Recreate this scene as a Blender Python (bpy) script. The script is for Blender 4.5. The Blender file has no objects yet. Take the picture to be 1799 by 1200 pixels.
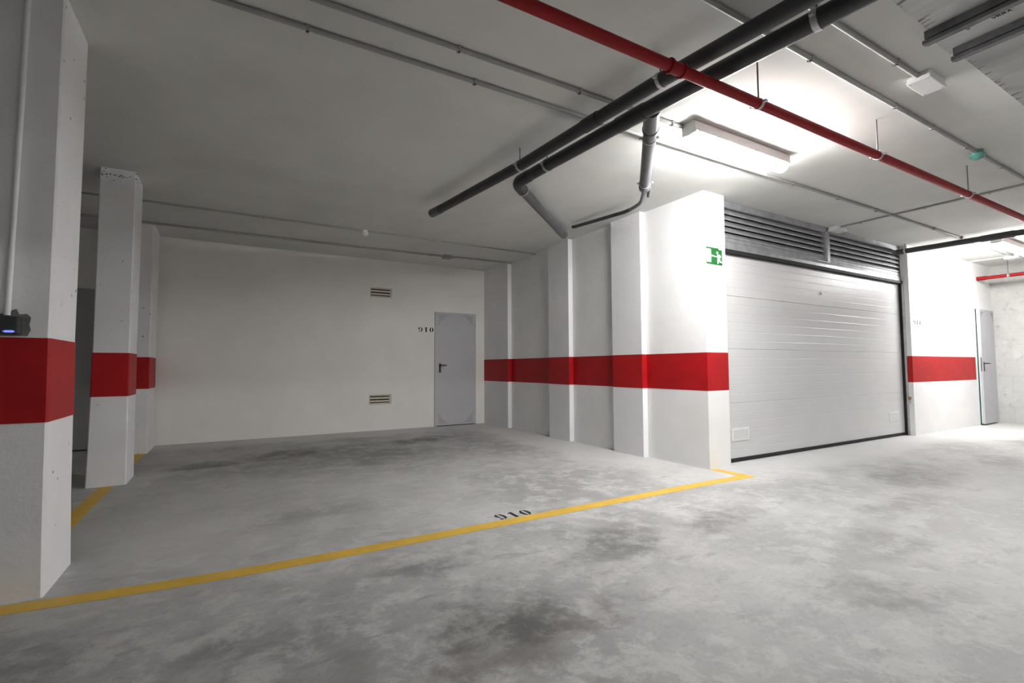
import bpy, bmesh, math, random
from mathutils import Vector, Matrix
random.seed(7)
SC = bpy.context.scene
COL = SC.collection
PI = math.pi
ZC = 2.847           # ceiling height
YF = 3.257           # front plane of the garage wall
YB = 8.098           # back wall

# ------------------------------------------------------------------ materials
def newmat(name):
    m = bpy.data.materials.new(name); m.use_nodes = True
    nt = m.node_tree
    return m, nt, nt.nodes['Principled BSDF']

def link(nt, a, b): nt.links.new(a, b)

def math_node(nt, op, a, b=None, clamp=False):
    n = nt.nodes.new('ShaderNodeMath'); n.operation = op; n.use_clamp = clamp
    for i, v in enumerate((a, b)):
        if v is None: continue
        if isinstance(v, (int, float)): n.inputs[i].default_value = v
        else: link(nt, v, n.inputs[i])
    return n.outputs[0]

def mix_rgb(nt, fac, a, b, mode='MIX'):
    n = nt.nodes.new('ShaderNodeMix'); n.data_type = 'RGBA'; n.blend_type = mode
    for sock, v in ((n.inputs[0], fac), (n.inputs[6], a), (n.inputs[7], b)):
        if isinstance(v, (int, float)): sock.default_value = v
        elif isinstance(v, tuple): sock.default_value = (v[0], v[1], v[2], 1)
        else: link(nt, v, sock)
    return n.outputs[2]

def noise(nt, vec, scale, detail=4, rough=.55, dist=0.0):
    n = nt.nodes.new('ShaderNodeTexNoise')
    n.inputs['Scale'].default_value = scale; n.inputs['Detail'].default_value = detail
    n.inputs['Roughness'].default_value = rough; n.inputs['Distortion'].default_value = dist
    if vec is not None: link(nt, vec, n.inputs['Vector'])
    return n

def ramp(nt, v, lo, hi, a=0.0, b=1.0, smooth=True):
    n = nt.nodes.new('ShaderNodeMapRange'); n.interpolation_type = 'SMOOTHSTEP' if smooth else 'LINEAR'
    n.inputs['From Min'].default_value = lo; n.inputs['From Max'].default_value = hi
    n.inputs['To Min'].default_value = a; n.inputs['To Max'].default_value = b
    link(nt, v, n.inputs['Value'])
    return n.outputs[0]

def world_pos(nt):
    g = nt.nodes.new('ShaderNodeNewGeometry')
    return g.outputs['Position']

def add_bump(nt, bsdf, height, strength, dist=.01):
    b = nt.nodes.new('ShaderNodeBump'); b.inputs['Strength'].default_value = strength
    b.inputs['Distance'].default_value = dist
    link(nt, height, b.inputs['Height']); link(nt, b.outputs[0], bsdf.inputs['Normal'])

def paint(name, col, rough=.6, var=.06, scale=3.0, bump=.15, bscale=60, specks=0.0, spec=.3, metal=0.0, dark=None):
    """painted / cast surface with mottling, fine bump and, if wanted, small pits"""
    m, nt, b = newmat(name)
    pos = world_pos(nt)
    n1 = noise(nt, pos, scale, 6, .6)
    lo = tuple(c * (1 - var) for c in col); hi = tuple(min(1, c * (1 + var)) for c in col)
    c = mix_rgb(nt, ramp(nt, n1.outputs['Fac'], .3, .7), lo, hi)
    if specks:
        v = nt.nodes.new('ShaderNodeTexVoronoi'); v.inputs['Scale'].default_value = 14
        link(nt, pos, v.inputs['Vector'])
        w = nt.nodes.new('ShaderNodeSeparateColor'); link(nt, v.outputs['Color'], w.inputs[0])
        gate = math_node(nt, 'GREATER_THAN', w.outputs[0], 1 - specks)
        size = math_node(nt, 'MULTIPLY', w.outputs[1], .125)
        dot = math_node(nt, 'LESS_THAN', v.outputs['Distance'], size)
        c = mix_rgb(nt, math_node(nt, 'MULTIPLY', gate, dot), c, dark or (.16, .15, .15))
    link(nt, c, b.inputs['Base Color'])
    b.inputs['Roughness'].default_value = rough; b.inputs['Metallic'].default_value = metal
    b.inputs['Specular IOR Level'].default_value = spec
    if bump:
        nb = noise(nt, pos, bscale, 3, .6)
        add_bump(nt, b, nb.outputs['Fac'], bump, .004)
    return m

WALL   = paint('wall_paint', (.80, .80, .80), .75, .03, 2.2, .25, 45, specks=.012)
BACKW  = paint('back_wall_paint', (.80, .785, .75), .8, .03, 1.4, .2, 45, specks=.004)
COLUMN = paint('column_paint', (.80, .80, .815), .65, .03, 3, .3, 40, specks=.30)
PILAST = paint('pilaster_paint', (.80, .80, .815), .6, .02, 3, .35, 55, specks=.012, dark=(.5, .5, .5))
CEIL   = paint('ceiling_paint', (.63, .63, .605), .85, .06, 1.1, .15, 30)
REDBND = paint('red_wall_paint', (.38, .006, .009), .5, .10, 5, .15, 45, specks=.02, dark=(.75, .5, .48))
REDPIP = paint('red_pipe_paint', (.27, .007, .011), .5, .06, 9, .04, 60, spec=.22)
BLKPVC = paint('black_pvc', (.042, .043, .047), .42, .15, 6, 0, spec=.45)
GRYPVC = paint('grey_pvc', (.105, .110, .118), .4, .08, 6, 0, spec=.5)
COND   = paint('conduit_grey', (.33, .33, .325), .55, .05, 8, 0)
CONDW  = paint('conduit_white', (.72, .72, .72), .5, .03, 8, 0)
BOXW   = paint('white_plastic', (.78, .78, .78), .45, .02, 8, 0, spec=.45)
STEEL  = paint('galvanised_steel', (.40, .41, .43), .34, .16, 9, .03, 20, metal=.5, spec=.6)
STEELD = paint('dull_steel', (.16, .16, .165), .5, .25, 9, .03, 20, metal=.6)
ZINC   = paint('zinc_clamp', (.55, .55, .56), .4, .1, 20, 0, metal=.6)
GDOOR  = paint('grey_door_paint', (.47, .475, .50), .5, .025, 5, .05, 90, spec=.4)
DDOOR  = paint('dark_grey_door_paint', (.40, .41, .42), .55, .03, 5, .05, 90)
WDOOR  = paint('white_door_skin', (.62, .62, .625), .38, .015, 4, .05, 120, spec=.45)
RUBBER = paint('black_rubber', (.018, .018, .02), .7, .1, 8, 0)
BLACK  = paint('stencil_black', (.018, .018, .018), .7, .2, 20, 0)
HANDLE = paint('black_handle', (.02, .02, .022), .4, .05, 8, 0, spec=.5)
CREAM  = paint('vent_cream', (.62, .56, .46), .7, .06, 12, .1, 60)
DARK   = paint('vent_dark', (.03, .022, .016), .9, .1, 8, 0)
GREEN  = paint('sign_green', (.012, .112, .022), .4, .02, 5, 0, spec=.4)
SIGNW  = paint('sign_white', (.82, .86, .80), .4, .01, 5, 0)
MINT   = paint('detector_green', (.13, .36, .30), .35, .1, 20, 0, spec=.5)
BRASS  = paint('brass', (.45, .28, .10), .4, .1, 20, 0, metal=.8)
MORTAR = paint('grey_mortar', (.17, .17, .165), .9, .25, 30, .4, 60)
READER = paint('reader_plastic', (.045, .047, .052), .45, .05, 10, 0, spec=.4)
TAPE   = paint('door_edge_zinc', (.50, .60, .60), .45, .03, 10, 0)

def emitter(name, col, strength):
    m, nt, b = newmat(name)
    b.inputs['Base Color'].default_value = (.9, .9, .9, 1)
    b.inputs['Emission Color'].default_value = (*col, 1)
    b.inputs['Emission Strength'].default_value = strength
    return m
LAMP_STRENGTH = 215.0
DIFF = emitter('lamp_diffuser', (1.0, .985, .97), LAMP_STRENGTH)
LED  = emitter('blue_led', (.06, .14, 1.0), .8)

# yellow floor paint, scuffed
def yellow_paint():
    m, nt, b = newmat('yellow_floor_paint'); pos = world_pos(nt)
    n1 = noise(nt, pos, 6, 8, .65); n2 = noise(nt, pos, 45, 5, .7)
    c = mix_rgb(nt, ramp(nt, n1.outputs['Fac'], .3, .7), (.62, .385, .045), (.70, .45, .065))
    c = mix_rgb(nt, ramp(nt, n2.outputs['Fac'], .62, .78, 0, .4), c, (.42, .36, .22))
    link(nt, c, b.inputs['Base Color']); b.inputs['Roughness'].default_value = .55
    return m
YELLOW = yellow_paint()

# raw precast slab of the ceiling
def slab_mat():
    m, nt, b = newmat('raw_concrete'); pos = world_pos(nt)
    mp = nt.nodes.new('ShaderNodeMapping'); mp.inputs['Scale'].default_value = (5, .7, 1); link(nt, pos, mp.inputs[0])
    n1 = noise(nt, mp.outputs[0], 3, 8, .65); n2 = noise(nt, pos, 30, 6, .7)
    c = mix_rgb(nt, ramp(nt, n1.outputs['Fac'], .3, .7), (.36, .36, .355), (.43, .43, .42))
    c = mix_rgb(nt, ramp(nt, n2.outputs['Fac'], .6, .75, 0, .35), c, (.25, .25, .25))
    link(nt, c, b.inputs['Base Color']); b.inputs['Roughness'].default_value = .9
    add_bump(nt, b, n2.outputs['Fac'], .3, .004)
    return m
SLAB = slab_mat()

# rough rendered block wall at the far right
def block_mat():
    m, nt, b = newmat('rough_block_wall'); pos = world_pos(nt)
    sx = nt.nodes.new('ShaderNodeSeparateXYZ'); link(nt, pos, sx.inputs[0])
    cx = nt.nodes.new('ShaderNodeCombineXYZ'); link(nt, sx.outputs[1], cx.inputs[0]); link(nt, sx.outputs[2], cx.inputs[1])
    br = nt.nodes.new('ShaderNodeTexBrick'); link(nt, cx.outputs[0], br.inputs['Vector'])
    br.inputs['Scale'].default_value = 1; br.inputs['Brick Width'].default_value = .55; br.inputs['Row Height'].default_value = .28
    br.inputs['Mortar Size'].default_value = .010; br.inputs['Mortar Smooth'].default_value = .4
    br.inputs['Color1'].default_value = (.56, .56, .545, 1); br.inputs['Color2'].default_value = (.54, .54, .52, 1)
    br.inputs['Mortar'].default_value = (.51, .51, .495, 1)
    n1 = noise(nt, pos, 2.5, 8, .65); n2 = noise(nt, pos, 9, 8, .7)
    c = mix_rgb(nt, ramp(nt, n1.outputs['Fac'], .40, .7, 0, .75), br.outputs['Color'], (.66, .66, .64))
    c = mix_rgb(nt, ramp(nt, n2.outputs['Fac'], .54, .70, 0, .6), c, (.34, .34, .32))
    link(nt, c, b.inputs['Base Color']); b.inputs['Roughness'].default_value = .9
    add_bump(nt, b, n2.outputs['Fac'], .5, .015)
    return m
BLOCK = block_mat()

# polished concrete floor with tyre and oil stains
def floor_mat():
    m, nt, b = newmat('polished_concrete'); pos = world_pos(nt)
    wn = noise(nt, pos, 1.6, 5, .6)
    vm = nt.nodes.new('ShaderNodeVectorMath'); vm.operation = 'SUBTRACT'
    link(nt, wn.outputs['Color'], vm.inputs[0]); wn.inputs['Detail'].default_value = 10; wn.inputs['Roughness'].default_value = .68; wn.inputs['Scale'].default_value = 2.2; vm.inputs[1].default_value = (.5, .5, .5)
    vs = nt.nodes.new('ShaderNodeVectorMath'); vs.operation = 'SCALE'; link(nt, vm.outputs[0], vs.inputs[0]); vs.inputs['Scale'].default_value = .9
    va = nt.nodes.new('ShaderNodeVectorMath'); va.operation = 'ADD'; link(nt, pos, va.inputs[0]); link(nt, vs.outputs[0], va.inputs[1])
    warp = va.outputs[0]
    def ellipse(cx, cy, rx, ry, rot=0, inner=.3, src=None):
        s = nt.nodes.new('ShaderNodeVectorMath'); s.operation = 'SUBTRACT'
        link(nt, src or warp, s.inputs[0]); s.inputs[1].default_value = (cx, cy, 0)
        r = nt.nodes.new('ShaderNodeVectorRotate'); r.rotation_type = 'Z_AXIS'
        link(nt, s.outputs[0], r.inputs['Vector']); r.inputs['Angle'].default_value = -rot
        d = nt.nodes.new('ShaderNodeVectorMath'); d.operation = 'MULTIPLY'
        link(nt, r.outputs[0], d.inputs[0]); d.inputs[1].default_value = (1 / rx, 1 / ry, 0)
        l = nt.nodes.new('ShaderNodeVectorMath'); l.operation = 'LENGTH'; link(nt, d.outputs[0], l.inputs[0])
        return ramp(nt, l.outputs['Value'], inner, 1.0, 1.0, 0.0)
    big = noise(nt, pos, 1.0, 12, .66, .12)
    mid = noise(nt, pos, 4.2, 13, .74, .2)
    mp = nt.nodes.new('ShaderNodeMapping'); mp.inputs['Rotation'].default_value = (0, 0, .5); mp.inputs['Scale'].default_value = (1, 2.2, 1); link(nt, pos, mp.inputs[0])
    streak = noise(nt, mp.outputs[0], 3.4, 13, .74, .2)
    fine = noise(nt, pos, 34, 10, .72)
    c = mix_rgb(nt, ramp(nt, big.outputs['Fac'], .36, .66), (.30, .30, .295), (.455, .455, .45))
    c = mix_rgb(nt, ramp(nt, mid.outputs['Fac'], .47, .60, 0, .70), c, (.53, .53, .52))
    c = mix_rgb(nt, ramp(nt, streak.outputs['Fac'], .53, .64, 0, .5), c, (.215, .215, .21))
    c = mix_rgb(nt, ramp(nt, fine.outputs['Fac'], .52, .66, 0, .38), c, (.20, .20, .20))
    c = mix_rgb(nt, ramp(nt, fine.outputs['Fac'], .28, .42, .30, 0), c, (.62, .62, .61))
    # pale dusty strips along the walls
    for a in ((3.95, 5.6, .75, 3.4, 0, .45, .75), (1.6, 7.95, 4.2, .62, 0, .5, .6), (6.4, 3.1, 3.4, .75, 0, .35, .75), (10.4, 3.0, 2.6, 1.0, 0, .4, .8),
              (-.3, 3.9, .55, 1.2, 0, .2, .35), (9.3, .9, .9, .45, .3, .2, .55)):
        c = mix_rgb(nt, math_node(nt, 'MULTIPLY', ellipse(*a[:6]), a[6]), c, (.60, .60, .59))
    c = mix_rgb(nt, math_node(nt, 'MULTIPLY', ellipse(.1, 4.4, 2.6, 2.6, 0, .3), .42), c, (.56, .56, .55))  # bay floor lightened in the colour to stand in for missing light
    c = mix_rgb(nt, math_node(nt, 'MULTIPLY', ellipse(4.6, 1.3, 4.2, 2.0, .1, .35), .42), c, (.26, .26, .255))  # aisle floor darkened in the colour to offset the strong lamp light
    # stains: cx, cy, rx, ry, rot, inner, strength, colour
    dk = (.115, .113, .108); br = (.135, .115, .10)
    for a in ((.70, 6.45, .75, .50, .1, .1, .95, dk), (2.35, 6.70, .95, .42, .15, .1, .95, dk), (-.15, 6.15, .45, .28, 0, .1, .8, dk),
              (1.2, 5.8, 1.9, 1.1, 0, .2, .55, dk), (3.0, 6.2, .7, .6, 0, .1, .35, dk), (1.5, 6.75, .5, .2, 0, .1, .45, dk), (1.35, 5.3, .25, .4, 0, .1, .25, dk),
              (.95, 1.80, .46, .30, .3, .1, .95, dk), (1.25, 1.68, .42, .13, -.05, .2, .62, br), (.78, 1.55, .35, .25, 0, .1, .45, br),
              (2.0, 2.25, .48, .30, .4, .1, .75, dk), (2.9, 2.2, .6, .25, .3, .1, .65, dk), (5.6, 2.1, .9, .45, .2, .1, .7, dk), (4.4, 1.7, .7, .22, .2, .1, .5, dk), (7.2, 1.9, .8, .3, .1, .1, .5, dk),
              (3.3, 1.42, .45, .30, 0, .1, .45, dk), (2.6, 1.15, .5, .16, -.5, .1, .5, dk), (-.75, 2.35, .5, .4, .5, .1, .50, dk), (.15, 2.05, .5, .25, .4, .1, .40, dk),
              (9.6, 2.0, 1.2, .45, 0, .3, .55, dk), (.95, 2.5, .45, .16, .2, .1, .45, dk), (.55, 3.75, .6, .22, .3, .1, .35, dk), (.1, 1.6, .6, .3, .3, .1, .35, dk)):
        f = math_node(nt, 'MULTIPLY', ellipse(*a[:6]), a[6])
        f = math_node(nt, 'MULTIPLY', f, ramp(nt, mid.outputs['Fac'], .36, .60, 1.25, .55), True)
        c = mix_rgb(nt, f, c, a[7])
    link(nt, c, b.inputs['Base Color'])
    link(nt, ramp(nt, mid.outputs['Fac'], .3, .7, .48, .66), b.inputs['Roughness'])
    b.inputs['Specular IOR Level'].default_value = .35
    add_bump(nt, b, fine.outputs['Fac'], .08, .004)
    return m
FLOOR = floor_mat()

# ------------------------------------------------------------------ mesh helpers
class MB:
    """collects solids and links them as ONE mesh object"""
    def __init__(s): s.bm = bmesh.new()
    def box(s, x0, x1, y0, y1, z0, z1, bevel=0, M=None):
        b = bmesh.new()
        vs = [b.verts.new((x, y, z)) for x in (x0, x1) for y in (y0, y1) for z in (z0, z1)]
        for f in ((0, 1, 3, 2), (4, 6, 7, 5), (0, 4, 5, 1), (2, 3, 7, 6), (0, 2, 6, 4), (1, 5, 7, 3)):
            b.faces.new([vs[i] for i in f])
        bmesh.ops.recalc_face_normals(b, faces=b.faces)
        if bevel: bmesh.ops.bevel(b, geom=list(b.edges), offset=bevel, segments=2, affect='EDGES', profile=.6)
        s._merge(b, M); return s
    def _merge(s, b, M=None):
        if M is not None: b.transform(M)
        me = bpy.data.meshes.new('t'); b.to_mesh(me); b.free(); s.bm.from_mesh(me); bpy.data.meshes.remove(me)
    def prism(s, pts, axis, a0, a1, M=None):
        """closed outline pts extruded along an axis (X: pts=(y,z), Y: pts=(x,z), Z: pts=(x,y))"""
        b = bmesh.new()
        def P(p, a): return {'X': (a, p[0], p[1]), 'Y': (p[0], a, p[1]), 'Z': (p[0], p[1], a)}[axis]
        r0 = [b.verts.new(P(p, a0)) for p in pts]; r1 = [b.verts.new(P(p, a1)) for p in pts]
        n = len(pts)
        b.faces.new(r0); b.faces.new(r1[::-1])
        for i in range(n): b.faces.new((r0[i], r1[i], r1[(i + 1) % n], r0[(i + 1) % n]))
        bmesh.ops.recalc_face_normals(b, faces=b.faces)
        s._merge(b, M); return s
    def tube(s, pts, r, n=24, caps=True, inner=None):
        """round tube along a polyline, mitred at the corners"""
        b = bmesh.new(); pts = [Vector(p) for p in pts]; rad = r if isinstance(r, (list, tuple)) else [r] * len(pts)
        t0 = (pts[1] - pts[0]).normalized()
        u = t0.orthogonal().normalized(); rings = []
        for i, p in enumerate(pts):
            tp = (pts[i] - pts[i - 1]).normalized() if i else t0
            tn = (pts[i + 1] - pts[i]).normalized() if i < len(pts) - 1 else tp
            t = (tp + tn).normalized(); k = 1 / max(.3, math.cos(tp.angle(tn, 0) / 2))
            u = (u - t * u.dot(t)).normalized(); v = t.cross(u)
            bis = (tn - tp); bis = bis.normalized() if bis.length > 1e-5 else None
            ring = []
            for j in range(n):
                a = 2 * PI * j / n; o = (u * math.cos(a) + v * math.sin(a)) * rad[i]
                if bis is not None: o += bis * o.dot(bis) * (k - 1)
                ring.append(b.verts.new(p + o))
            rings.append(ring)
        for a, c in zip(rings, rings[1:]):
            for j in range(n):
                f = b.faces.new((a[j], a[(j + 1) % n], c[(j + 1) % n], c[j])); f.smooth = True
        if caps:
            for ring, fl in ((rings[0], True), (rings[-1], False)):
                vs = [b.verts.new(v.co) for v in ring]
                b.faces.new(vs[::-1] if fl else vs)
        s._merge(b); return s
    def ring(s, c, d, ro, ri, w, n=28):
        """a flat band around a pipe: centre c, direction d"""
        c = Vector(c); d = Vector(d).normalized(); u = d.orthogonal().normalized(); v = d.cross(u); b = bmesh.new()
        prof = ((-w / 2, ri), (-w / 2, ro), (w / 2, ro), (w / 2, ri)); R = []
        for j in range(n):
            a = 2 * PI * j / n; e = u * math.cos(a) + v * math.sin(a)
            R.append([b.verts.new(c + d * t + e * q) for t, q in prof])
        for j in range(n):
            A, B = R[j], R[(j + 1) % n]
            for k in range(4): b.faces.new((A[k], A[(k + 1) % 4], B[(k + 1) % 4], B[k]))
        bmesh.ops.recalc_face_normals(b, faces=b.faces)
        s._merge(b); return s
    def build(s, name, mat, parent=None):
        me = bpy.data.meshes.new(name); s.bm.to_mesh(me); s.bm.free()
        me.materials.append(mat)
        o = bpy.data.objects.new(name, me); COL.objects.link(o)
        if parent is not None:
            o.parent = parent
            o.matrix_parent_inverse = parent.matrix_basis.inverted()
        return o

def tag(o, label=None, cat=None, group=None, kind=None):
    for k, v in (('label', label), ('category', cat), ('group', group), ('kind', kind)):
        if v: o[k] = v
    return o
def empty(name, loc, label, cat, group=None, kind=None):
    o = bpy.data.objects.new(name, None); COL.objects.link(o); o.location = loc; o.empty_display_size = .1
    return tag(o, label, cat, group, kind)
def copy_tree(o, parent=None):
    c = o.copy(); COL.objects.link(c)
    if parent is not None: c.parent = parent
    for ch in list(o.children): copy_tree(ch, c)
    return c

# ------------------------------------------------------------------ the room
XL, XR, Y0 = -5.0, 12.09, -6.5
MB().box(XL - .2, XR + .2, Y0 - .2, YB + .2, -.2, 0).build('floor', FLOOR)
bpy.data.objects['floor']['kind'] = 'structure'
tag(MB().box(XL - .2, XR + .2, Y0 - .2, YB + .2, ZC, ZC + .25).build('ceiling', CEIL), kind='structure')
# raw precast slab over the aisle, a little lower than the painted ceiling
slab = tag(MB().prism([(XL, Y0), (XR, Y0), (XR, 1.05), (3.575, 1.05), (3.575, 1.075), (3.235, 1.075), (3.235, 1.05), (XL, 1.05)], 'Z', ZC - .012, ZC - .0005)
           .build('ceiling_slab', SLAB), 'rough grey raw concrete slab of the ceiling at the upper right', 'ceiling', kind='structure')
tag(MB().box(XL - .2, XL, Y0, YB, 0, ZC).build('wall_left', WALL), kind='structure')
tag(MB().box(XL, XR, Y0 - .2, Y0, 0, ZC).build('wall_front', WALL), kind='structure')
# far right wall of rough blocks with a deeper concrete beam at its top
wr = tag(MB().box(XR, XR + .2, Y0, YB, 0, ZC).build('wall_right', BLOCK), kind='structure')
MB().box(XR - .045, XR, Y0, YF, 2.52, ZC).build('concrete_beam', BLOCK, wr)

tag(MB().box(XL, XR, -1.35, -1.0, 2.28, ZC - .013).build('light_block_beam', SLAB), kind='structure')  # unseen beam added behind the camera to block high light from the rear
# back wall: one sheet with an opening behind neither door, the two doors are mounted on it
wb = tag(MB().box(XL, XR, YB, YB + .2, 0, ZC).build('wall_back', BACKW), kind='structure')
B0, B1 = .786, 1.175           # height of the red band

# partition between the bay and the garage
wbay = tag(MB().box(4.172, 4.502, YF, YB, 0, ZC).build('wall_bay', WALL), kind='structure')
MB().prism([(4.170, YB), (4.170, YF - .002), (4.503, YF - .002), (4.503, YF + .0005), (4.1725, YF + .0005), (4.1725, YB)], 'Z', B0, B1).build('red_band', REDBND, wbay)
# wall with the door numbered 914
wg = MB()
wg.box(8.77, 11.24, YF, YF + .35, 0, ZC).box(11.24, 11.995, YF, YF + .35, 2.03, ZC).box(11.995, XR, YF, YF + .35, 0, ZC)
wgar = tag(wg.build('wall_garage', WALL), kind='structure')
MB().prism([(8.768, YF + .34), (8.768, YF - .002), (11.20, YF - .002), (11.20, YF + .0005), (8.7705, YF + .0005), (8.7705, YF + .34)], 'Z', B0, B1).build('red_band', REDBND, wgar)

# pilasters on the partition
def pilaster(y0, y1, label):
    xa, xb = 4.095, 4.1697
    p = MB().box(xa, xb, y0, y1, 0, ZC).build('pilaster', PILAST)
    tag(p, label, 'pilaster', 'white pilasters on the bay wall', 'thing')
    MB().prism([(xb - .001, y0 - .002), (xb - .001, y0 - .0001), (xa - .0002, y0 - .0001), (xa - .0002, y1), (xa - .002, y1), (xa - .002, y0 - .002)], 'Z', B0, B1).build('red_band', REDBND, p)
    return p
pilaster(7.204, YB - .001, 'white pilaster with red band in the corner beside the grey door')
pilaster(5.471, 5.969, 'middle white pilaster with red band, under the end of the grey drain branch')
p3 = pilaster(4.079, 4.576, 'white pilaster with red band nearest the exit sign, rough plaster at its top')
m = MB()
for k in range(60):
    y = random.uniform(4.10, 4.56); z = random.choice([random.uniform(2.72, 2.84)] * 3 + [2.60 + (y - 4.08) * .05, 2.30])
    r = random.uniform(.004, .011)
    m.box(4.0930, 4.0955, y - r * 1.6, y + r * 1.6, z - r * .7, z + r * .7, .0015)
tag(m.build('plaster_crumbs', PILAST, p3), kind='stuff')

# free-standing columns
def column(x0, x1, y0, y1, label, flare=.0, rough=False):
    c = empty('concrete_column', ((x0 + x1) / 2, (y0 + y1) / 2, 0), label, 'column', 'white columns on the left', 'thing')
    b = bmesh.new(); ch = .008
    zs = [(0, flare), (.35, flare * .55), (1.2, 0), (ZC, 0)]
    rings = []
    for z, f in zs:
        o = [(x0 + ch - f, y0 - f), (x1 - ch + f, y0 - f), (x1 + f, y0 + ch - f), (x1 + f, y1 - ch), (x1 - ch + f, y1), (x0 + ch - f, y1), (x0 - f, y1 - ch), (x0 - f, y0 + ch - f)]
        rings.append([b.verts.new((x, y, z)) for x, y in o])
    for a, d in zip(rings, rings[1:]):
        for j in range(8): b.faces.new((a[j], a[(j + 1) % 8], d[(j + 1) % 8], d[j]))
    b.faces.new(rings[0][::-1]); b.faces.new(rings[-1])
    mb = MB(); mb._merge(b); shaft = mb.build('shaft', COLUMN, c)
    e = .0022; q = .0003; x0b, x1b, y0b, y1b = x0 - e, x1 + e, y0 - e, y1 + e
    f2 = flare * .28
    band = MB(); bb = bmesh.new(); rg = []
    for z, f in ((B0, f2), (B1, 0.0)):
        rg.append([bb.verts.new((x, y, z)) for x, y in ((x0b + ch - f, y0b - f), (x1b - ch + f, y0b - f), (x1b + f, y0b + ch - f), (x1b + f, y1b - ch), (x1b - ch + f, y1b), (x0b + ch - f, y1b), (x0b - f, y1b - ch), (x0b - f, y0b + ch - f))])
    for j in range(8): bb.faces.new((rg[0][j], rg[0][(j + 1) % 8], rg[1][(j + 1) % 8], rg[1][j]))
    bb.faces.new(rg[0][::-1]); bb.faces.new(rg[1])
    band._merge(bb); band.build('red_band', REDBND, c)
    if rough:
        m = MB()
        for k in range(46):
            t = random.random(); r = random.uniform(.002, .006)
            z = ZC - random.uniform(.05, .075) if k % 4 else ZC - random.uniform(.005, .13)
            if t < .8:
                x = x0 + (x1 - x0) * t / .8; m.prism([(x + r * random.uniform(.8, 1.9) * math.cos(q * PI / 4), z + r * random.uniform(.6, 1.2) * math.sin(q * PI / 4)) for q in range(8)], 'Y', y0 - .0012, y0 + .004)
            else:
                y = y0 + (y1 - y0) * (t - .8) / .2 * .4; m.box(x1 - .004, x1 + .002, y - r * 1.6, y + r * 1.6, z - r, z + r)
        tag(m.build('honeycomb_pits', MORTAR, c), kind='stuff')
    return c
c1 = column(-1.06, -.732, 3.032, 3.462, 'thick white column nearest the camera, carrying the small dark box with blue light', .022)
column(-1.055, -.795, 5.54, 5.94, 'slim white column with red band in the middle of the row, pitted top', .012, True)
column(-1.12, -.868, 7.42, 8.0, 'white column with red band close to the back wall, behind the slim column', .014)

# ------------------------------------------------------------------ floor paint
def ribbon(name, pts, w, label, group='yellow lines of the parking bay'):
    b = bmesh.new(); L = []; R = []; pts = [Vector((p[0], p[1], 0)) for p in pts]
    z0, z1 = .0002, .0014; rows = []
    for i, p in enumerate(pts):
        d = (pts[min(i + 1, len(pts) - 1)] - pts[max(i - 1, 0)]).normalized(); n = Vector((-d.y, d.x, 0)) * w / 2
        rows.append([b.verts.new((p + s * n) + Vector((0, 0, z))) for s, z in ((1, z0), (1, z1), (-1, z1), (-1, z0))])
    for a, c in zip(rows, rows[1:]):
        for k in range(4): b.faces.new((a[k], a[(k + 1) % 4], c[(k + 1) % 4], c[k]))
    b.faces.new(rows[0]); b.faces.new(rows[-1][::-1])
    bmesh.ops.recalc_face_normals(b, faces=b.faces)
    mb = MB(); mb._merge(b)
    return tag(mb.build(name, YELLOW), label, 'floor marking', group)
ribbon('parking_line', [(-3.5, 2.99), (-1.6, 2.965), (-.83, 2.940), (-.3, 2.885), (.14, 2.858), (.6, 2.852), (1.04, 2.858), (2.2, 2.875), (3.7, 2.90), (4.275, 2.885)], .108,
       'long yellow line across the open front of parking bay 910')
ribbon('parking_line', [(4.222, 2.942), (4.222, YF - .004)], .10, 'short yellow line from the white pier to the corner of the long line')
ribbon('parking_line', [(-.92, 3.465), (-.915, 5.51)], .105, 'yellow line on the floor between the thick column and the slim column')
ribbon('parking_line', [(-.925, 5.955), (-.925, 7.40)], .105, 'yellow line on the floor between the slim column and the rearmost column')

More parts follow.
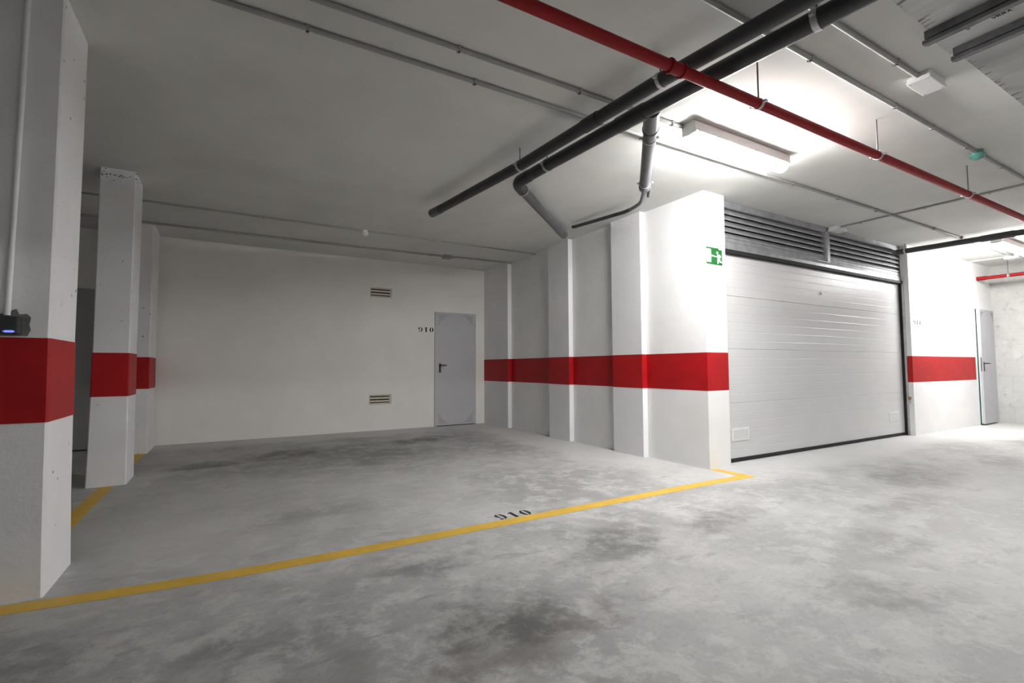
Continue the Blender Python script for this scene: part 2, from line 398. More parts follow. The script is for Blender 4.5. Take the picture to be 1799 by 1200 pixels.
# ------------------------------------------------------------------ stencilled writing
def crescent(cx, cz, rx, rz, side, inner=.35, t0=-80, t1=80, n=14):
    """half of a stencilled bowl: outer ellipse arc and a flatter inner arc"""
    o = [(cx + side * rx * math.cos(math.radians(a)), cz + rz * math.sin(math.radians(a))) for a in [t0 + (t1 - t0) * i / n for i in range(n + 1)]]
    gap = rx * .13
    i_ = [(cx + side * max(gap, rx * inner * math.cos(math.radians(a))), cz + rz * .93 * math.sin(math.radians(a))) for a in [t1 + (t0 - t1) * i / n for i in range(n + 1)]]
    return o + i_
def digit(ch, x, z, w, h):
    cx = x + w / 2; out = []
    if ch == '0':
        out = [crescent(cx, z + h / 2, w / 2, h / 2, 1), crescent(cx, z + h / 2, w / 2, h / 2, -1)]
    elif ch == '1':
        out = [[(cx - w * .14, z), (cx + w * .20, z), (cx + w * .20, z + h), (cx - w * .05, z + h), (cx - w * .34, z + h * .84), (cx - w * .34, z + h * .78), (cx - w * .14, z + h * .82)]]
    elif ch == '9':
        out = [crescent(cx - w * .04, z + h * .68, w * .44, h * .32, -1),
               crescent(cx, z + h / 2, w / 2, h / 2, 1, .42, -85, 80),
               [(cx - w * .40, z + h * .12), (cx - w * .26, z + h * .02), (cx - w * .06, z), (cx - w * .06, z + h * .10), (cx - w * .20, z + h * .17), (cx - w * .34, z + h * .22)]]
    elif ch == '4':
        out = [[(cx + w * .08, z), (cx + w * .34, z), (cx + w * .34, z + h), (cx + w * .08, z + h * .98)],
               [(cx - w * .5, z + h * .22), (cx + w * .02, z + h * .22), (cx + w * .02, z + h * .36), (cx - w * .30, z + h * .36), (cx + w * .02, z + h * .80), (cx + w * .02, z + h * .95), (cx - w * .5, z + h * .36)],
               [(cx + w * .37, z + h * .22), (cx + w * .52, z + h * .22), (cx + w * .52, z + h * .36), (cx + w * .37, z + h * .36)]]
    return out
def number(text, x, z, w, h, pitch, axis, a0, a1, label, M=None):
    loc = (x, a1, z) if axis == 'Y' else (x, z, a0)
    t = empty('stencilled_number', loc, label, 'number')
    for i, ch in enumerate(text):
        m = MB()
        for poly in digit(ch, x + i * pitch, z, w, h): m.prism(poly, axis, a0, a1, M)
        m.build('digit', BLACK, t)
    return t
number('910', 2.815, 1.655, .072, .086, .102, 'Y', YB - .0015, YB - .0002, 'black stencilled number 910 on the wall left of the grey door')
number('914', 8.872, 1.650, .060, .068, .092, 'Y', YF - .0015, YF - .0002, 'small black stencilled number 914 on the wall right of the garage door')
number('910', 1.602, 2.932, .072, .112, .098, 'Z', .0002, .0016, 'black stencilled number 910 on the floor behind the yellow line')

# ------------------------------------------------------------------ pedestrian doors
def vent_corner(x, z, sx, sz, y, s=.048):
    """stepped corner of punched slots (three, two, one cells)"""
    m = MB(); t = .0036
    def bar(xa, xb, za, zb): m.box(min(xa, xb), max(xa, xb), y - .001, y + .0004, min(za, zb), max(za, zb))
    for r in range(3):
        for c in range(3 - r):
            xa, za = x + sx * c * s, z + sz * r * s; g = .005
            xa += sx * g / 2; za += sz * g / 2; q = s - g; k = .008
            bar(xa + sx * k, xa + sx * (q - k), za, za + sz * t); bar(xa + sx * k, xa + sx * (q - k), za + sz * q, za + sz * (q - t))
            bar(xa, xa + sx * t, za + sz * k, za + sz * (q - k)); bar(xa + sx * q, xa + sx * (q - t), za + sz * k, za + sz * (q - k))
    bar(x + sx * s * 3.1, x + sx * s * 4.0, z, z + sz * t); bar(x, x + sx * t, z + sz * s * 3.1, z + sz * s * 4.0)
    return m
def lever(x, z, y, parent, w=.105):
    h = MB().box(x - .018, x + .018, y - .008, y, z - .13, z + .03, .006).build('door_handle', HANDLE, parent)
    MB().tube([(x, y - .006, z), (x, y - .05, z), (x + .02, y - .055, z + .001), (x + w, y - .055, z - .004)], .0095, 12).build('lever', HANDLE, h)
    return h
# door_1: the grey door marked 910
d1 = tag(MB().box(3.145, 3.900, YB - .020, YB - .0005, .012, 2.008, .002).build('door_1', GDOOR), 'closed grey metal door with slotted corners in the back wall', 'door', kind='structure')
fr = MB().box(3.112, 3.1425, YB - .026, YB - .0005, 0, 2.018).box(3.1425, 3.912, YB - .014, YB - .0005, 2.0095, 2.018).box(3.9015, 3.912, YB - .018, YB - .0005, 0, 2.0095)
fr.build('door_frame', GDOOR, d1)
MB().box(3.1425, 3.9015, YB - .012, YB - .0005, .0005, .011).build('threshold', RUBBER, d1)
for (x, sx) in ((3.186, 1), (3.846, -1)):
    for (z, sz) in ((1.972, -1), (.045, 1)):
        vent_corner(x, z, sx, sz, YB - .020, .046).build('slotted_vent', DARK, d1)
lever(3.208, 1.075, YB - .020, d1)
for z in (.22, 1.80): MB().tube([(3.899, YB - .026, z - .05), (3.899, YB - .026, z + .05)], .007, 10).build('hinge', GDOOR, d1)
# door_2: the darker grey door glimpsed between the columns
d2 = tag(MB().box(-2.12, -1.25, YB - .020, YB - .0005, .015, 2.03, .002).build('door_2', DDOOR), 'darker grey door seen in the gap behind the thick and slim columns', 'door', kind='structure')
MB().box(-2.12, -1.25, YB - .016, YB - .0005, .0005, .0145).build('threshold', RUBBER, d2)
MB().box(-2.16, -2.121, YB - .024, YB - .0005, 0, 2.06).box(-1.249, -1.21, YB - .024, YB - .0005, 0, 2.06).box(-2.121, -1.249, YB - .024, YB - .0005, 2.031, 2.06).build('door_frame', DDOOR, d2)
# door_3: the grey door standing slightly open at the far right
d3 = empty('door_3', (11.983, YF - .012, 0), 'grey metal door standing slightly ajar at the far right', 'door', kind='structure')
A = Matrix.Translation((11.983, YF - .012, 0)) @ Matrix.Rotation(math.radians(1.7), 4, 'Z')
def leafbox(x0, x1, y0, y1, z0, z1, bev=0): return MB().box(x0, x1, y0, y1, z0, z1, bev, A)
leaf = leafbox(-.728, -.004, -.040, .008, .022, 2.015, .002).build('door_leaf', GDOOR, d3)
leafbox(-.7315, -.7285, -.012, .007, .03, 2.01).build('edge_strip', TAPE, leaf)
leafbox(-.7315, -.7285, -.034, -.020, .93, 1.17).build('latch_plate', STEELD, leaf)
m = vent_corner(-.69, 1.975, 1, -1, -.040, .04); m.bm.transform(A); m.build('slotted_vent', DARK, leaf)
m = vent_corner(-.04, 1.975, -1, -1, -.040, .04); m.bm.transform(A); m.build('slotted_vent', DARK, leaf)
h = MB().box(-.673, -.637, -.048, -.040, .93, 1.09, .006, A).build('door_handle', HANDLE, leaf)
m = MB().tube([(-.655, -.046, 1.065), (-.655, -.09, 1.065), (-.635, -.095, 1.065), (-.55, -.095, 1.062)], .0095, 12); m.bm.transform(A); m.build('lever', HANDLE, h)
MB().box(11.2405, 11.262, YF - .012, YF + .30, 0, 2.0295).box(11.982, 11.9945, YF - .010, YF + .30, 0, 2.0295).box(11.262, 11.982, YF + .012, YF + .30, 2.018, 2.0295).build('door_frame', TAPE, d3)

# ------------------------------------------------------------------ sectional garage door with louvred transom
GX0, GX1, GY = 4.504, 8.735, 3.375
gd = empty('garage_door', ((GX0 + GX1) / 2, GY, 0), 'wide white ribbed sectional garage door in the garage opening', 'garage door', kind='thing')
def section(z0, z1, ribs):
    """one horizontal panel with shallow grooves between its ribs"""
    prof = [(GY + .04, z0 + .001)]; st = (z1 - z0) / ribs; g = .0011
    prof += [(GY + .003, z0 + .001), (GY, z0 + .004)]
    for i in range(1, ribs):
        z = z0 + i * st; prof += [(GY, z - .004), (GY + g, z - .001), (GY + g, z + .001), (GY, z + .004)]
    prof += [(GY, z1 - .004), (GY + .003, z1 - .001), (GY + .04, z1 - .001)]
    return MB().prism(prof, 'X', GX0, GX1).build('door_panel', WDOOR, gd)
sec = [section(.038, .634, 6), section(.634, 1.222, 6), section(1.222, 1.806, 6), section(1.806, 2.268, 5)]
MB().box(GX0, GX1, GY - .012, GY + .035, .002, .037, .004).build('bottom_seal', RUBBER, gd)
MB().box(GX0, GX1 + .03, GY - .045, GY + .05, 2.269, 2.309, .003).build('top_rail', RUBBER, gd)
MB().box(8.7365, 8.752, GY - .030, GY + .05, 0, 2.268).build('side_seal', RUBBER, gd)
MB().box(8.7525, 8.7695, GY - .055, GY + .06, 0, 2.268).build('guide_rail', ZINC, gd)
lk = MB().tube([(6.57, GY - .014, 1.968), (6.57, GY + .001, 1.968)], .017, 18).build('lock', ZINC, gd)
MB().box(6.557, 6.583, GY - .020, GY - .0141, 1.964, 1.972).build('keyhole_cover', ZINC, lk)
br = MB().tube([(8.755, GY - .085, .55), (8.755, GY - .055, .55)], .02, 14).build('latch_bolt', BRASS, gd)
MB().box(8.737, 8.769, GY - .075, GY - .0555, .47, .525, .004).build('latch_bracket', ZINC, br)
def grille(x0, x1, z0, z1):
    f = MB(); t = .014; y = GY - .006
    f.box(x0, x1, y, GY, z0, z0 + t).box(x0, x1, y, GY, z1 - t, z1).box(x0, x0 + t, y, GY, z0 + t, z1 - t).box(x1 - t, x1, y, GY, z0 + t, z1 - t)
    f = f.build('vent_grille', BOXW, sec[0])
    b = MB(); n = 9; st = (z1 - z0 - 2 * t) / n
    for i in range(n): b.box(x0 + t, x1 - t, y + .0015, GY - .001, z0 + t + i * st + st * .3, z0 + t + (i + 1) * st)
    b.build('grille_slats', BOXW, f)
    return f
grille(4.70, 4.985, .226, .358); grille(8.265, 8.55, .226, .358)
# louvred steel transom over it
lv = empty('louvred_transom', ((GX0 + GX1) / 2, GY, 2.31), 'galvanised steel louvre panel above the white garage door', 'louvre', kind='thing')
MB().box(GX0, GX1, GY - .025, GY + .02, 2.775, ZC - .002, .003).build('top_fascia', STEEL, lv)
MB().prism([(GY - .030, 2.3095), (GY + .02, 2.3095), (GY + .02, 2.44), (GY - .018, 2.44), (GY - .026, 2.40), (GY - .020, 2.395), (GY - .030, 2.35)], 'X', GX0, GX1).build('bottom_fascia', STEEL, lv)
for i in range(5):
    z = 2.452 + i * .0655
    MB().prism([(GY - .026, z - .008), (GY - .022, z - .012), (GY + .016, z + .052), (GY + .013, z + .055), (GY - .021, z + .012)], 'X', GX0, 6.655).build('louvre_slat', STEEL, lv)
    MB().prism([(GY - .026, z - .008), (GY - .022, z - .012), (GY + .016, z + .052), (GY + .013, z + .055), (GY - .021, z + .012)], 'X', 6.735, GX1).build('louvre_slat', STEEL, lv)
pt = MB().prism([(6.650, GY - .04), (6.665, GY - .052), (6.725, GY - .052), (6.740, GY - .04), (6.740, GY + .02), (6.650, GY + .02)], 'Z', 2.385, 2.774).build('centre_post', STEEL, lv)
MB().box(6.45, 6.735, GY - .040, GY - .0305, 2.376, 2.384).build('weld_bead', ZINC, lv)
MB().box(GX1 + .001, 8.769, GY - .02, GY + .02, 2.31, ZC - .002).build('end_post', STEELD, lv)
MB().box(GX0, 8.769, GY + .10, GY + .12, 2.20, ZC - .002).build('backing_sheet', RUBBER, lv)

# ------------------------------------------------------------------ exit sign on the pier
SX, SZ, SW, SH = 4.197, 2.088, .248, .176
sg = tag(MB().box(SX, SX + SW, YF - .004, YF - .0003, SZ, SZ + SH).build('exit_sign', GREEN), 'green and white running man exit sign on the white pier', 'sign')
def SP(pts): return [(SX + u * SW, SZ + (1 - v) * SH) for u, v in pts]
ya, yb = YF - .0046, YF - .0038
MB().prism(SP([(.02, .11), (.285, .11), (.285, .885), (.02, .885)]), 'Y', ya, yb).build('door_symbol', SIGNW, sg)
m = MB()
m.prism(SP([(.69 + .062 * math.cos(a * PI / 9), .275 + .075 * math.sin(a * PI / 9)) for a in range(18)]), 'Y', ya, yb)
for poly in ([(.70, .36), (.79, .37), (.83, .46), (.86, .60), (.84, .66), (.74, .66), (.69, .57), (.66, .55), (.68, .44)],
             [(.68, .46), (.66, .55), (.56, .55), (.42, .53), (.36, .55), (.31, .50), (.34, .44), (.42, .46), (.56, .49), (.66, .49)],
             [(.78, .37), (.88, .39), (.93, .49), (.90, .56), (.86, .50), (.83, .44)],
             [(.72, .60), (.80, .62), (.77, .70), (.75, .80), (.75, .93), (.68, .93), (.68, .76), (.69, .67)],
             [(.78, .63), (.86, .62), (.87, .74), (.98, .78), (.97, .85), (.82, .84), (.79, .76)]):
    m.prism(SP(poly), 'Y', ya, yb)
m.build('running_man', SIGNW, sg)
MB().prism(SP([(.79, .0), (1.0, .0), (1.0, .085), (.79, .085)]), 'Y', ya, yb).build('corner_label', SIGNW, sg)

# ------------------------------------------------------------------ wall vents in the back wall
def wall_vent(x0, x1, z0, z1, label):
    v = empty('wall_vent', ((x0 + x1) / 2, YB, z0), label, 'vent', 'slotted vents in the back wall')
    MB().box(x0, x1, YB - .002, YB - .0004, z0, z1).build('backing', DARK, v)
    h = z1 - z0; f = MB()
    for a, b_ in ((0, .12), (.24, .42), (.54, .73), (.84, 1.0)):
        if a == 0: f.box(x0, x1, YB - .006, YB - .0021, z0, z0 + .15 * h)
        else: f.box(x0 + .012, x1 - .034, YB - .008, YB - .0021, z0 + (a + .01) * h, z0 + b_ * h)
    f.build('slats', CREAM, v)
    MB().box(x1 - .033, x1, YB - .007, YB - .0021, z0 + .155 * h, z1).build('vent_side', GDOOR, v)
    MB().box(x0, x0 + .0115, YB - .007, YB - .0021, z0 + .155 * h, z1).build('vent_side', GDOOR, v)
    return v
wall_vent(1.98, 2.342, 2.208, 2.374, 'upper slotted cream vent high on the back wall')
wall_vent(1.982, 2.346, .426, .593, 'lower slotted cream vent low on the back wall')

# ------------------------------------------------------------------ pipes
def hanger(parent, c, d, r, rod=True, w=.022, mat=ZINC, gap=0.0):
    cl = MB().ring(c, d, r + .004, r + .0005, w)
    n = Vector((d[1], -d[0], 0)).normalized()
    for s in (-1, 1):
        p = Vector(c) + n * s * (r + .012); cl.box(p.x - .010, p.x + .010, p.y - .010, p.y + .010, p.z - .006, p.z + .006)
    cl = cl.build('pipe_clamp', mat, parent)
    if rod: MB().tube([(c[0], c[1], c[2] + r + .001), (c[0], c[1], ZC - .0005)], .005, 8).build('hanger_rod', STEELD, cl)
    return cl
def arc(p0, c, p1, n=6):
    p0, c, p1 = Vector(p0), Vector(c), Vector(p1)
    return [tuple((1 - t) ** 2 * p0 + 2 * t * (1 - t) * c + t * t * p1) for t in [i / n for i in range(n + 1)]]
PZ = 2.695
# upper (left) black drain pipe
dp = empty('drain_pipe', (2.08, 2.5, PZ), 'straight black drain pipe under the ceiling, the left one of the pair', 'pipe', 'black drain pipes under the ceiling')
R1 = .043
MB().tube([(2.37, -.6, PZ), (2.235, 1.05, PZ), (2.127, 1.93, PZ), (2.032, 3.36, PZ), (1.862, 4.78, PZ)], R1, 28).build('pipe_run', BLKPVC, dp)
MB().tube([(1.870, 4.72, PZ), (1.848, 4.90, PZ + .004)], R1 + .003, 24).build('end_cap', GRYPVC, dp)
for y in (1.93, 3.36): hanger(dp, ({1.93: 2.127, 3.36: 2.032}[y], y, PZ), (-.09, 1, 0), R1)
MB().tube([(2.092, 2.44, PZ), (2.084, 2.58, PZ)], R1 + .005, 28).build('coupling', BLKPVC, dp)
# lower (right) black drain pipe with elbow and branch
dq = empty('drain_pipe', (2.28, 2.5, PZ), 'black drain pipe under the ceiling with a grey elbow and a grey side branch', 'pipe', 'black drain pipes under the ceiling')
R2 = .049
L = [(2.60, -.6, PZ), (2.415, 1.10, PZ), (2.305, 2.10, PZ), (2.222, 3.24, PZ), (2.205, 3.56, PZ)]
MB().tube(L, R2, 28).build('pipe_run', BLKPVC, dq)
MB().tube([(2.208, 3.50, PZ)] + arc((2.203, 3.60, PZ), (2.195, 3.70, PZ), (2.285, 3.775, PZ), 7) + [(2.33, 3.815, PZ)], R2 + .004, 28).build('elbow', BLKPVC, dq)
MB().tube([(2.31, 3.797, PZ), (3.66, 5.02, 2.765)], R2 - .002, 28).build('elbow_branch', GRYPVC, dq)
MB().tube([(3.57, 4.94, 2.760), (3.755, 5.105, 2.7705)], R2 + .003, 24).build('end_cap', GRYPVC, dq)
dd = Vector((.77, .64, 0)).normalized()
MB().ring((2.345, 3.826, PZ), dd, R2 + .006, R2 - .004, .014).build('joint_ring', ZINC, dq)
MB().ring((3.565, 4.935, 2.760), dd, R2 + .004, R2 - .004, .008).build('joint_ring', ZINC, dq)
hanger(dq, (2.222, 3.24, PZ), (-.06, 1, 0), R2, True); hanger(dq, (2.403, 1.205, PZ), (-.11, 1, 0), R2, True, .03)
MB().tube([(2.297, 2.22, PZ), (2.28, 2.45, PZ)], R2 + .005, 28).build('coupling', BLKPVC, dq)
e45 = Vector((.905, .956, 0)).normalized(); b0 = Vector((2.33, 2.19, PZ)); b1 = Vector((3.27, 3.185, PZ))
br_ = MB().tube([b0, b1], R2 - .001, 28).build('side_branch', GRYPVC, dq)
MB().tube([b0, b0 + e45 * .26], R2 + .004, 28).build('branch_socket', GRYPVC, br_)
m = MB(); m.ring(b0 + e45 * .255, e45, R2 + .008, R2, .012); m.build('rubber_seal', BLKPVC, br_)
hanger(br_, tuple(b0 + e45 * .40), tuple(e45), R2 - .001, True, .012); hanger(br_, tuple(b1 - e45 * .08), tuple(e45), R2 - .001, False, .012)
MB().tube([b1 - e45 * .03, b1 + e45 * .03, b1 + e45 * .08, b1 + e45 * .14], [R2 + .003, R2 + .003, .028, .026], 24).build('reducer', GRYPVC, br_)
s0 = b1 + e45 * .12
MB().tube([tuple(s0), (3.46, 3.395, 2.703), (3.586, 3.539, 2.72), (3.65, 3.63, 2.73), (3.71, 3.76, 2.742), (3.755, 3.88, 2.755)], .019, 16).build('flexible_hose', GRYPVC, br_)
MB().tube([(3.755, 3.88, 2.755), (3.778, 4.0, 2.763), (3.75, 4.417, 2.782), (3.70, 4.78, 2.79), (3.692, 4.83, 2.795)], .021, 16).build('thin_pipe', BLKPVC, br_)
n45 = Vector((e45.y, -e45.x, 0)) * .045
MB().tube([tuple(b1 + e45 * .05 + n45), tuple(b1 + e45 * .27 + n45)], .018, 14).build('capped_stub', GRYPVC, br_)
# red fire main
fp = empty('fire_pipe', (3.5, 1.66, 2.573), 'long red fire pipe hanging across the ceiling on thin rods', 'pipe', 'red fire pipes')
RR = .029
ry = lambda x: 1.682 - .004 * x
rz = lambda x: 2.568 + .002 * x
MB().tube([(-2.5, ry(-2.5), rz(-2.5)), (4, ry(4), rz(4)), (11.0, ry(11), rz(11))], RR, 24).build('pipe_run', REDPIP, fp)
cp = MB().tube([(1.915, ry(1.9), rz(1.9)), (2.00, ry(2), rz(2))], RR + .003, 24).build('coupling', REDPIP, fp)
for x in (1.912, 2.003): MB().ring((x, ry(x), rz(x)), (1, 0, 0), RR + .009, RR, .012).build('coupling_lip', REDPIP, cp)
for x in (2.655, 4.085, 5.757, 7.6, 9.4, .4): hanger(fp, (x, ry(x), rz(x)), (1, 0, 0), RR, True, .02)
# red pipe at the far right
fr_ = empty('fire_pipe', (11.47, 2.4, 2.57), 'short red fire pipe coming out of the wall above the ajar door', 'pipe', 'red fire pipes')
MB().tube([(11.47, YF - .001, 2.57), (11.50, 2.88, 2.572)], .030, 20).build('pipe_run', REDPIP, fr_)
MB().tube([(11.47, YF - .001, 2.57), (11.478, 3.13, 2.571)], .036, 20).build('wall_socket', REDPIP, fr_)
MB().tube([(11.504, 2.84, 2.572), (11.56, 2.2, 2.582), (11.75, .0, 2.60)], .030, 20).build('pipe_run', REDPIP, fr_)
MB().ring((11.502, 2.86, 2.572), (.05, -1, 0), .036, .0305, .022).build('pipe_clamp', ZINC, fr_)
MB().tube([(11.502, 2.86, 2.608), (11.502, 2.86, ZC - .0005)], .005, 8).build('hanger_rod', STEELD, fr_)
# black pipe over the garage wall
bp = empty('drain_pipe', (8.7, 2.6, 2.75), 'black pipe leaving the garage opening below the ceiling at the right', 'pipe')
MB().tube([(8.632, GY - .034, 2.735), (8.70, 2.95, 2.738), (8.79, 2.0, 2.742), (8.86, 1.1, 2.745)], .040, 24).build('pipe_run', BLKPVC, bp)
MB().tube([(8.757, 2.42, 2.740), (8.783, 2.10, 2.742)], .046, 24).build('coupling', BLKPVC, bp)
hanger(bp, (8.645, 3.235, 2.736), (-.1, 1, 0), .040, True, .02)

# ------------------------------------------------------------------ conduits
def conduit(pts, r, label, clips=(), mat=COND, cat='conduit'):
    c = empty('ceiling_conduit', pts[0], label, cat, 'grey conduits on the ceiling')
    MB().tube(pts, r, 12).build('tube_run', mat, c)
    for (x, y, along) in clips:
        m = MB(); z1 = ZC - .0003
        if along == 'x': m.box(x - .008, x + .008, y - r - .003, y + r + .003, z1 - 2 * r - .003, z1)
        else: m.box(x - r - .003, x + r + .003, y - .008, y + .008, z1 - 2 * r - .003, z1)
        m.build('conduit_clip', COND, c)
        d = MB()
        if along == 'x': d.box(x - .006, x + .006, y - .010, y + .004, z1 - 2 * r - .0055, z1 - 2 * r - .0032)
        else: d.box(x - .004, x + .004, y - .006, y + .006, z1 - 2 * r - .0055, z1 - 2 * r - .0032)
        d.build('clip_screw', DARK, c)
    return c
rA = .014; zA = ZC - rA - .0006
conduit([(-4.5, 2.70, zA), (1.3, 2.685, zA), (6.6, 2.66, zA), (11.06, 2.68, zA)], rA, 'long conduit on the ceiling passing just behind the lamp, the longer of the parallel pair',
        [(x, 2.685 - .0045 * (x - 1.3), 'x') for x in (-.7, .312, 1.294, 2.8, 4.75, 5.60, 6.425, 7.955, 8.864)])
conduit([(-4.5, 2.47, zA), (.3, 2.45, zA), (2.94, 2.43, zA)], rA, 'conduit on the ceiling ending at the left end of the lamp',
        [(1.079, 2.444, 'x'), (1.933, 2.438, 'x'), (2.787, 2.431, 'x'), (.1, 2.451, 'x')])
conduit([(-1.0, 1.50, zA), (11.5, 1.492, zA)], rA, 'conduit on the ceiling leading to the small green detector',
        [(x, 1.498, 'x') for x in (.4, 1.55, 2.9, 3.95, 4.55, 5.2, 6.0)])
conduit([(.5, 1.285, zA), (3.665, 1.262, zA)], rA, 'short conduit on the ceiling ending at the white square junction box',
        [(3.38, 1.264, 'x'), (2.2, 1.273, 'x')])
conduit([(6.83, .2, ZC - .0115), (6.82, 3.23, ZC - .0115)], .011, 'conduit across the ceiling running from the box above the garage door',
        [(6.822, 1.8, 'y'), (6.821, 2.35, 'y'), (6.82, 3.0, 'y')])
conduit([(-4.0, 6.43, ZC - .0105), (4.169, 6.44, ZC - .0105)], .010, 'thin conduit on the ceiling with the small white detector, in the rear of the bay', [(2.4, 6.437, 'x'), (.3, 6.435, 'x')])
conduit([(-4.0, 7.39, zA), (1.0, 7.345, zA), (3.1, 7.275, zA), (3.25, 7.235, zA), (4.169, 7.195, zA)], rA, 'rearmost conduit on the ceiling, nearest the back wall, through a small grey box',
        [(.6, 7.35, 'x'), (2.7, 7.288, 'x'), (3.40, 7.229, 'x'), (1.6, 7.325, 'x')])
conduit([(11.10, YF - .001, ZC - .0115), (11.14, 2.79, ZC - .0115)], .011, 'short pale conduit on the ceiling above the ajar door', (), CONDW)
# vertical conduit down the thick column, ending in the dark reader
cv = tag(MB().tube([(-.858, 3.019, ZC - .0005), (-.872, 3.006, 1.272)], .0115, 14).build('wall_conduit', COLUMN), 'white painted vertical conduit down the front of the thick column', 'conduit')

# ------------------------------------------------------------------ boxes, detectors
def junction(x0, x1, y0, y1, h, label, mat=BOXW, rot=0):
    cx, cy = (x0 + x1) / 2, (y0 + y1) / 2
    b = empty('junction_box', (cx, cy, ZC), label, 'junction box')
    M = Matrix.Translation((cx, cy, 0)) @ Matrix.Rotation(rot, 4, 'Z'); w, d = (x1 - x0) / 2, (y1 - y0) / 2
    MB().box(-w, w, -d, d, ZC - h * .62, ZC - .0005, .004, M).build('box_body', mat, b)
    MB().box(-w - .004, w + .004, -d - .004, d + .004, ZC - h, ZC - h * .62 - .0005, .004, M).build('box_cover', mat, b)
    for sx in (-1, 1):
        for sy in (-1, 1):
            p = M @ Vector((sx * (w - .012), sy * (d - .012), 0)); MB().tube([(p.x, p.y, ZC - h - .0018), (p.x, p.y, ZC - h + .001)], .004, 8).build('cover_screw', COND, b)
    return b
junction(3.655, 3.885, 1.20, 1.315, .052, 'white square junction box on the ceiling near the raw slab')
junction(6.73, 6.97, 3.225, 3.335, .055, 'white junction box at the ceiling above the middle of the garage door')
junction(2.93, 3.06, 7.20, 7.31, .055, 'small grey junction box on the rearmost ceiling conduit', COND)
junction(11.06, 11.24, 2.62, 2.79, .06, 'pale junction box on the ceiling beside the far lamp', BOXW)
def detector(x, y, r, label, ring_mat, body_mat):
    d = empty('detector', (x, y, ZC), label, 'detector')
    MB().tube([(x, y, ZC - .0295), (x, y, ZC - .053)], [r * 1.0, r * .98], 22).build('base_ring', body_mat, d)
    MB().tube([(x, y, ZC - .0535), (x, y, ZC - .066), (x, y, ZC - .078)], [r * .85, r * .75, r * .3], 22).build('sensor_head', ring_mat, d)
    MB().tube([(x, y, ZC - .0005), (x, y, ZC - .029)], r * .72, 20).build('mount', body_mat, d)
    return d
detector(5.43, 1.496, .052, 'small green dome detector on the ceiling at the right', MINT, MINT)
detector(1.49, 6.434, .05, 'small white detector on the thin ceiling conduit in the bay', BOXW, BOXW)
rd = empty('access_reader', (-.90, 3.03, 1.18), 'small dark box with a blue light on the thick column', 'reader')
MB().box(-.955, -.824, 2.976, 3.0298, 1.188, 1.268, .008).build('housing', READER, rd)
MB().prism([(-.876, 1.199), (-.866, 1.194), (-.842, 1.194), (-.834, 1.199), (-.842, 1.204), (-.866, 1.204)], 'Y', 2.9735, 2.9765).build('blue_light', LED, rd)
MB().prism([(-.97, 1.275), (-.91, 1.283), (-.875, 1.278), (-.860, 1.30), (-.848, 1.305), (-.838, 1.280), (-.812, 1.284), (-.798, 1.268), (-.803, 1.235), (-.797, 1.21), (-.808, 1.182), (-.97, 1.180)],
           'Y', 3.0268, 3.0299).build('mortar_patch', MORTAR, rd)

# ------------------------------------------------------------------ steel profiles under the slab
def steel_profile(x, y1, label):
    z1 = ZC - .0125; z0 = z1 - .070
    p = empty('steel_channel', (x, y1, z1), label, 'steel profile', 'steel profiles under the slab')
    MB().prism([(x, z1), (x, z0 + .028), (x + .012, z0 + .028), (x + .012, z0 + .020), (x, z0 + .020), (x, z0), (x + .038, z0), (x + .038, z0 + .006), (x + .020, z0 + .006), (x + .020, z1)], 'Y', -.999, y1).build('profile', STEELD, p)
    MB().box(x + .001, x + .034, y1 + .0005, y1 + .012, z0 + .002, z0 + .024, .003).build('end_cap', STEELD, p)
    return p
steel_profile(3.205, 1.068, 'dark steel profile hanging under the raw slab, the left one of the two')
steel_profile(3.515, 1.046, 'dark steel profile hanging under the raw slab, the right one of the two')
# scribbled builder's marks on the slab
m = MB()
def stroke(pts, w=.0035):
    for a, b_ in zip(pts, pts[1:]):
        d = Vector((b_[0] - a[0], b_[1] - a[1])); n = Vector((-d.y, d.x)).normalized() * w / 2
        m.prism([(a[0] + n.x, a[1] + n.y), (b_[0] + n.x, b_[1] + n.y), (b_[0] - n.x, b_[1] - n.y), (a[0] - n.x, a[1] - n.y)], 'Z', ZC - .0132, ZC - .0121)
def glyphs(g, ox, oy, s):
    for pts in g: stroke([(ox - s * v, oy - s * u) for u, v in pts])
V_ = [[(0, 1), (.3, 0), (.7, 1.1)]]; R_ = [[(0, 0), (0, 1), (.5, .9), (.45, .5), (0, .5), (.6, 0)]]; A_ = [[(0, 0), (.3, 1), (.6, 0)], [(.15, .4), (.45, .4)]]
for i, g in enumerate((V_, R_, R_, A_)): glyphs(g, 3.40, .845 - i * .019, .022)
glyphs(V_, 3.37, .985, .016); glyphs(V_, 3.395, .945, .020); glyphs(A_, 3.375, .925, .018)
m.build('pencil_marks', DARK, slab)
m = MB()
for k in range(52):
    x = random.uniform(2.7, 5.6); l = random.uniform(.01, .06); w_ = random.uniform(.002, .007)
    if 3.2 < x < 3.56: continue
    y = 1.049
    m.prism([(x - w_, y), (x + w_, y), (x + w_ * .2 - l * .2, y - l), (x - w_ * .3 - l * .2, y - l)], 'Z', ZC - .0132, ZC - .0121)
tag(m.build('edge_smears', MORTAR, slab), kind='stuff')

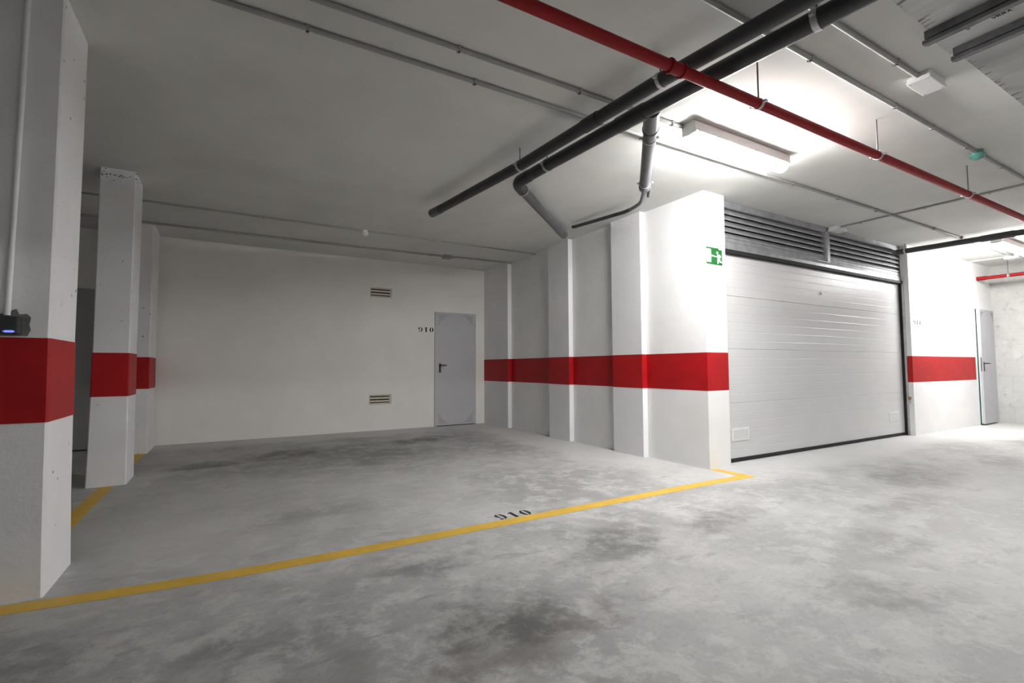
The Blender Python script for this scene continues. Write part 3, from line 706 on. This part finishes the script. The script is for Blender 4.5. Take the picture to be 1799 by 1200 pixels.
# ------------------------------------------------------------------ ceiling lamps
def lamp(x0, x1, y, label):
    t = empty('ceiling_lamp', ((x0 + x1) / 2, y, ZC), label, 'lamp', 'tubular ceiling lamps')
    w = .062; zt = ZC - .0005; zm = ZC - .086
    hs = MB().prism([(y - w * .75, zt), (y - w, zt - .02), (y - w, zm), (y + w, zm), (y + w, zt - .02), (y + w * .75, zt)], 'X', x0 + .012, x1 - .012).build('housing', BOXW, t)
    n = 12; prof = [(y + w * math.cos(PI + PI * i / n) * .96, zm - .0006 + .060 * math.sin(PI + PI * i / n)) for i in range(n + 1)]
    MB().prism(prof, 'X', x0 + .015, x1 - .015).build('diffuser', DIFF, t)
    for a, b_ in ((x0, x0 + .0115), (x1 - .0115, x1)):
        MB().prism([(y - w * .7, zt), (y - w, zt - .02), (y - w, zm - .012), (y, zm - .02), (y + w, zm - .012), (y + w, zt - .02), (y + w * .7, zt)], 'X', a, b_).build('end_cap', BOXW, t)
    for fx in (.03, .97):
        x = x0 + (x1 - x0) * fx; MB().box(x - .008, x + .008, y - w - .004, y - w - .0005, zm - .016, zm + .012).build('latch_clip', ZINC, t)
    for k in (1, 2, 3, 4):
        x = x0 + (x1 - x0) * k / 5; MB().box(x - .008, x + .008, y - w - .004, y - w - .0005, zm - .010, zm + .010).build('latch_clip', ZINC, t)
    return t
lamp(2.90, 4.095, 2.374, 'bright tubular ceiling lamp above the white pier, in front of the garage door')
# unseen fill lamp added behind the camera and the light-blocking beam
lamp(3.6, 4.83, -4.2, 'added ceiling lamp out of view behind the camera, filling the left side')
lamp(9.27, 10.50, 2.408, 'far bright ceiling lamp at the right edge, beyond the black pipe')

# ------------------------------------------------------------------ world, camera, view
w = bpy.data.worlds.new('dark'); SC.world = w; w.use_nodes = True
w.node_tree.nodes['Background'].inputs[0].default_value = (.02, .02, .02, 1)
w.node_tree.nodes['Background'].inputs[1].default_value = 0

f = 851.87; yaw, pitch, roll = .5256, .0534, -.0041
cyw, syw, cp_, sp_ = math.cos(yaw), math.sin(yaw), math.cos(pitch), math.sin(pitch)
Fv = Vector((syw * cp_, cyw * cp_, sp_)); Rv = Vector((cyw, -syw, 0)); Uv = Rv.cross(Fv)
cr, sr = math.cos(roll), math.sin(roll)
R3, U3 = cr * Rv + sr * Uv, -sr * Rv + cr * Uv
cam = bpy.data.cameras.new('camera'); co = bpy.data.objects.new('camera', cam); COL.objects.link(co)
co.matrix_world = Matrix(((R3.x, U3.x, -Fv.x, 0), (R3.y, U3.y, -Fv.y, 0), (R3.z, U3.z, -Fv.z, 1.03), (0, 0, 0, 1)))
cam.sensor_width = 36; cam.sensor_fit = 'HORIZONTAL'; cam.lens = f * 36 / 1799; cam.clip_start = .05; cam.clip_end = 100
SC.camera = co
vs = SC.view_settings
vs.view_transform = 'Standard'; vs.look = 'None'; vs.exposure = 0.16; vs.gamma = 1.0; vs.use_curve_mapping = False
SC.cycles.max_bounces = 14; SC.cycles.diffuse_bounces = 10
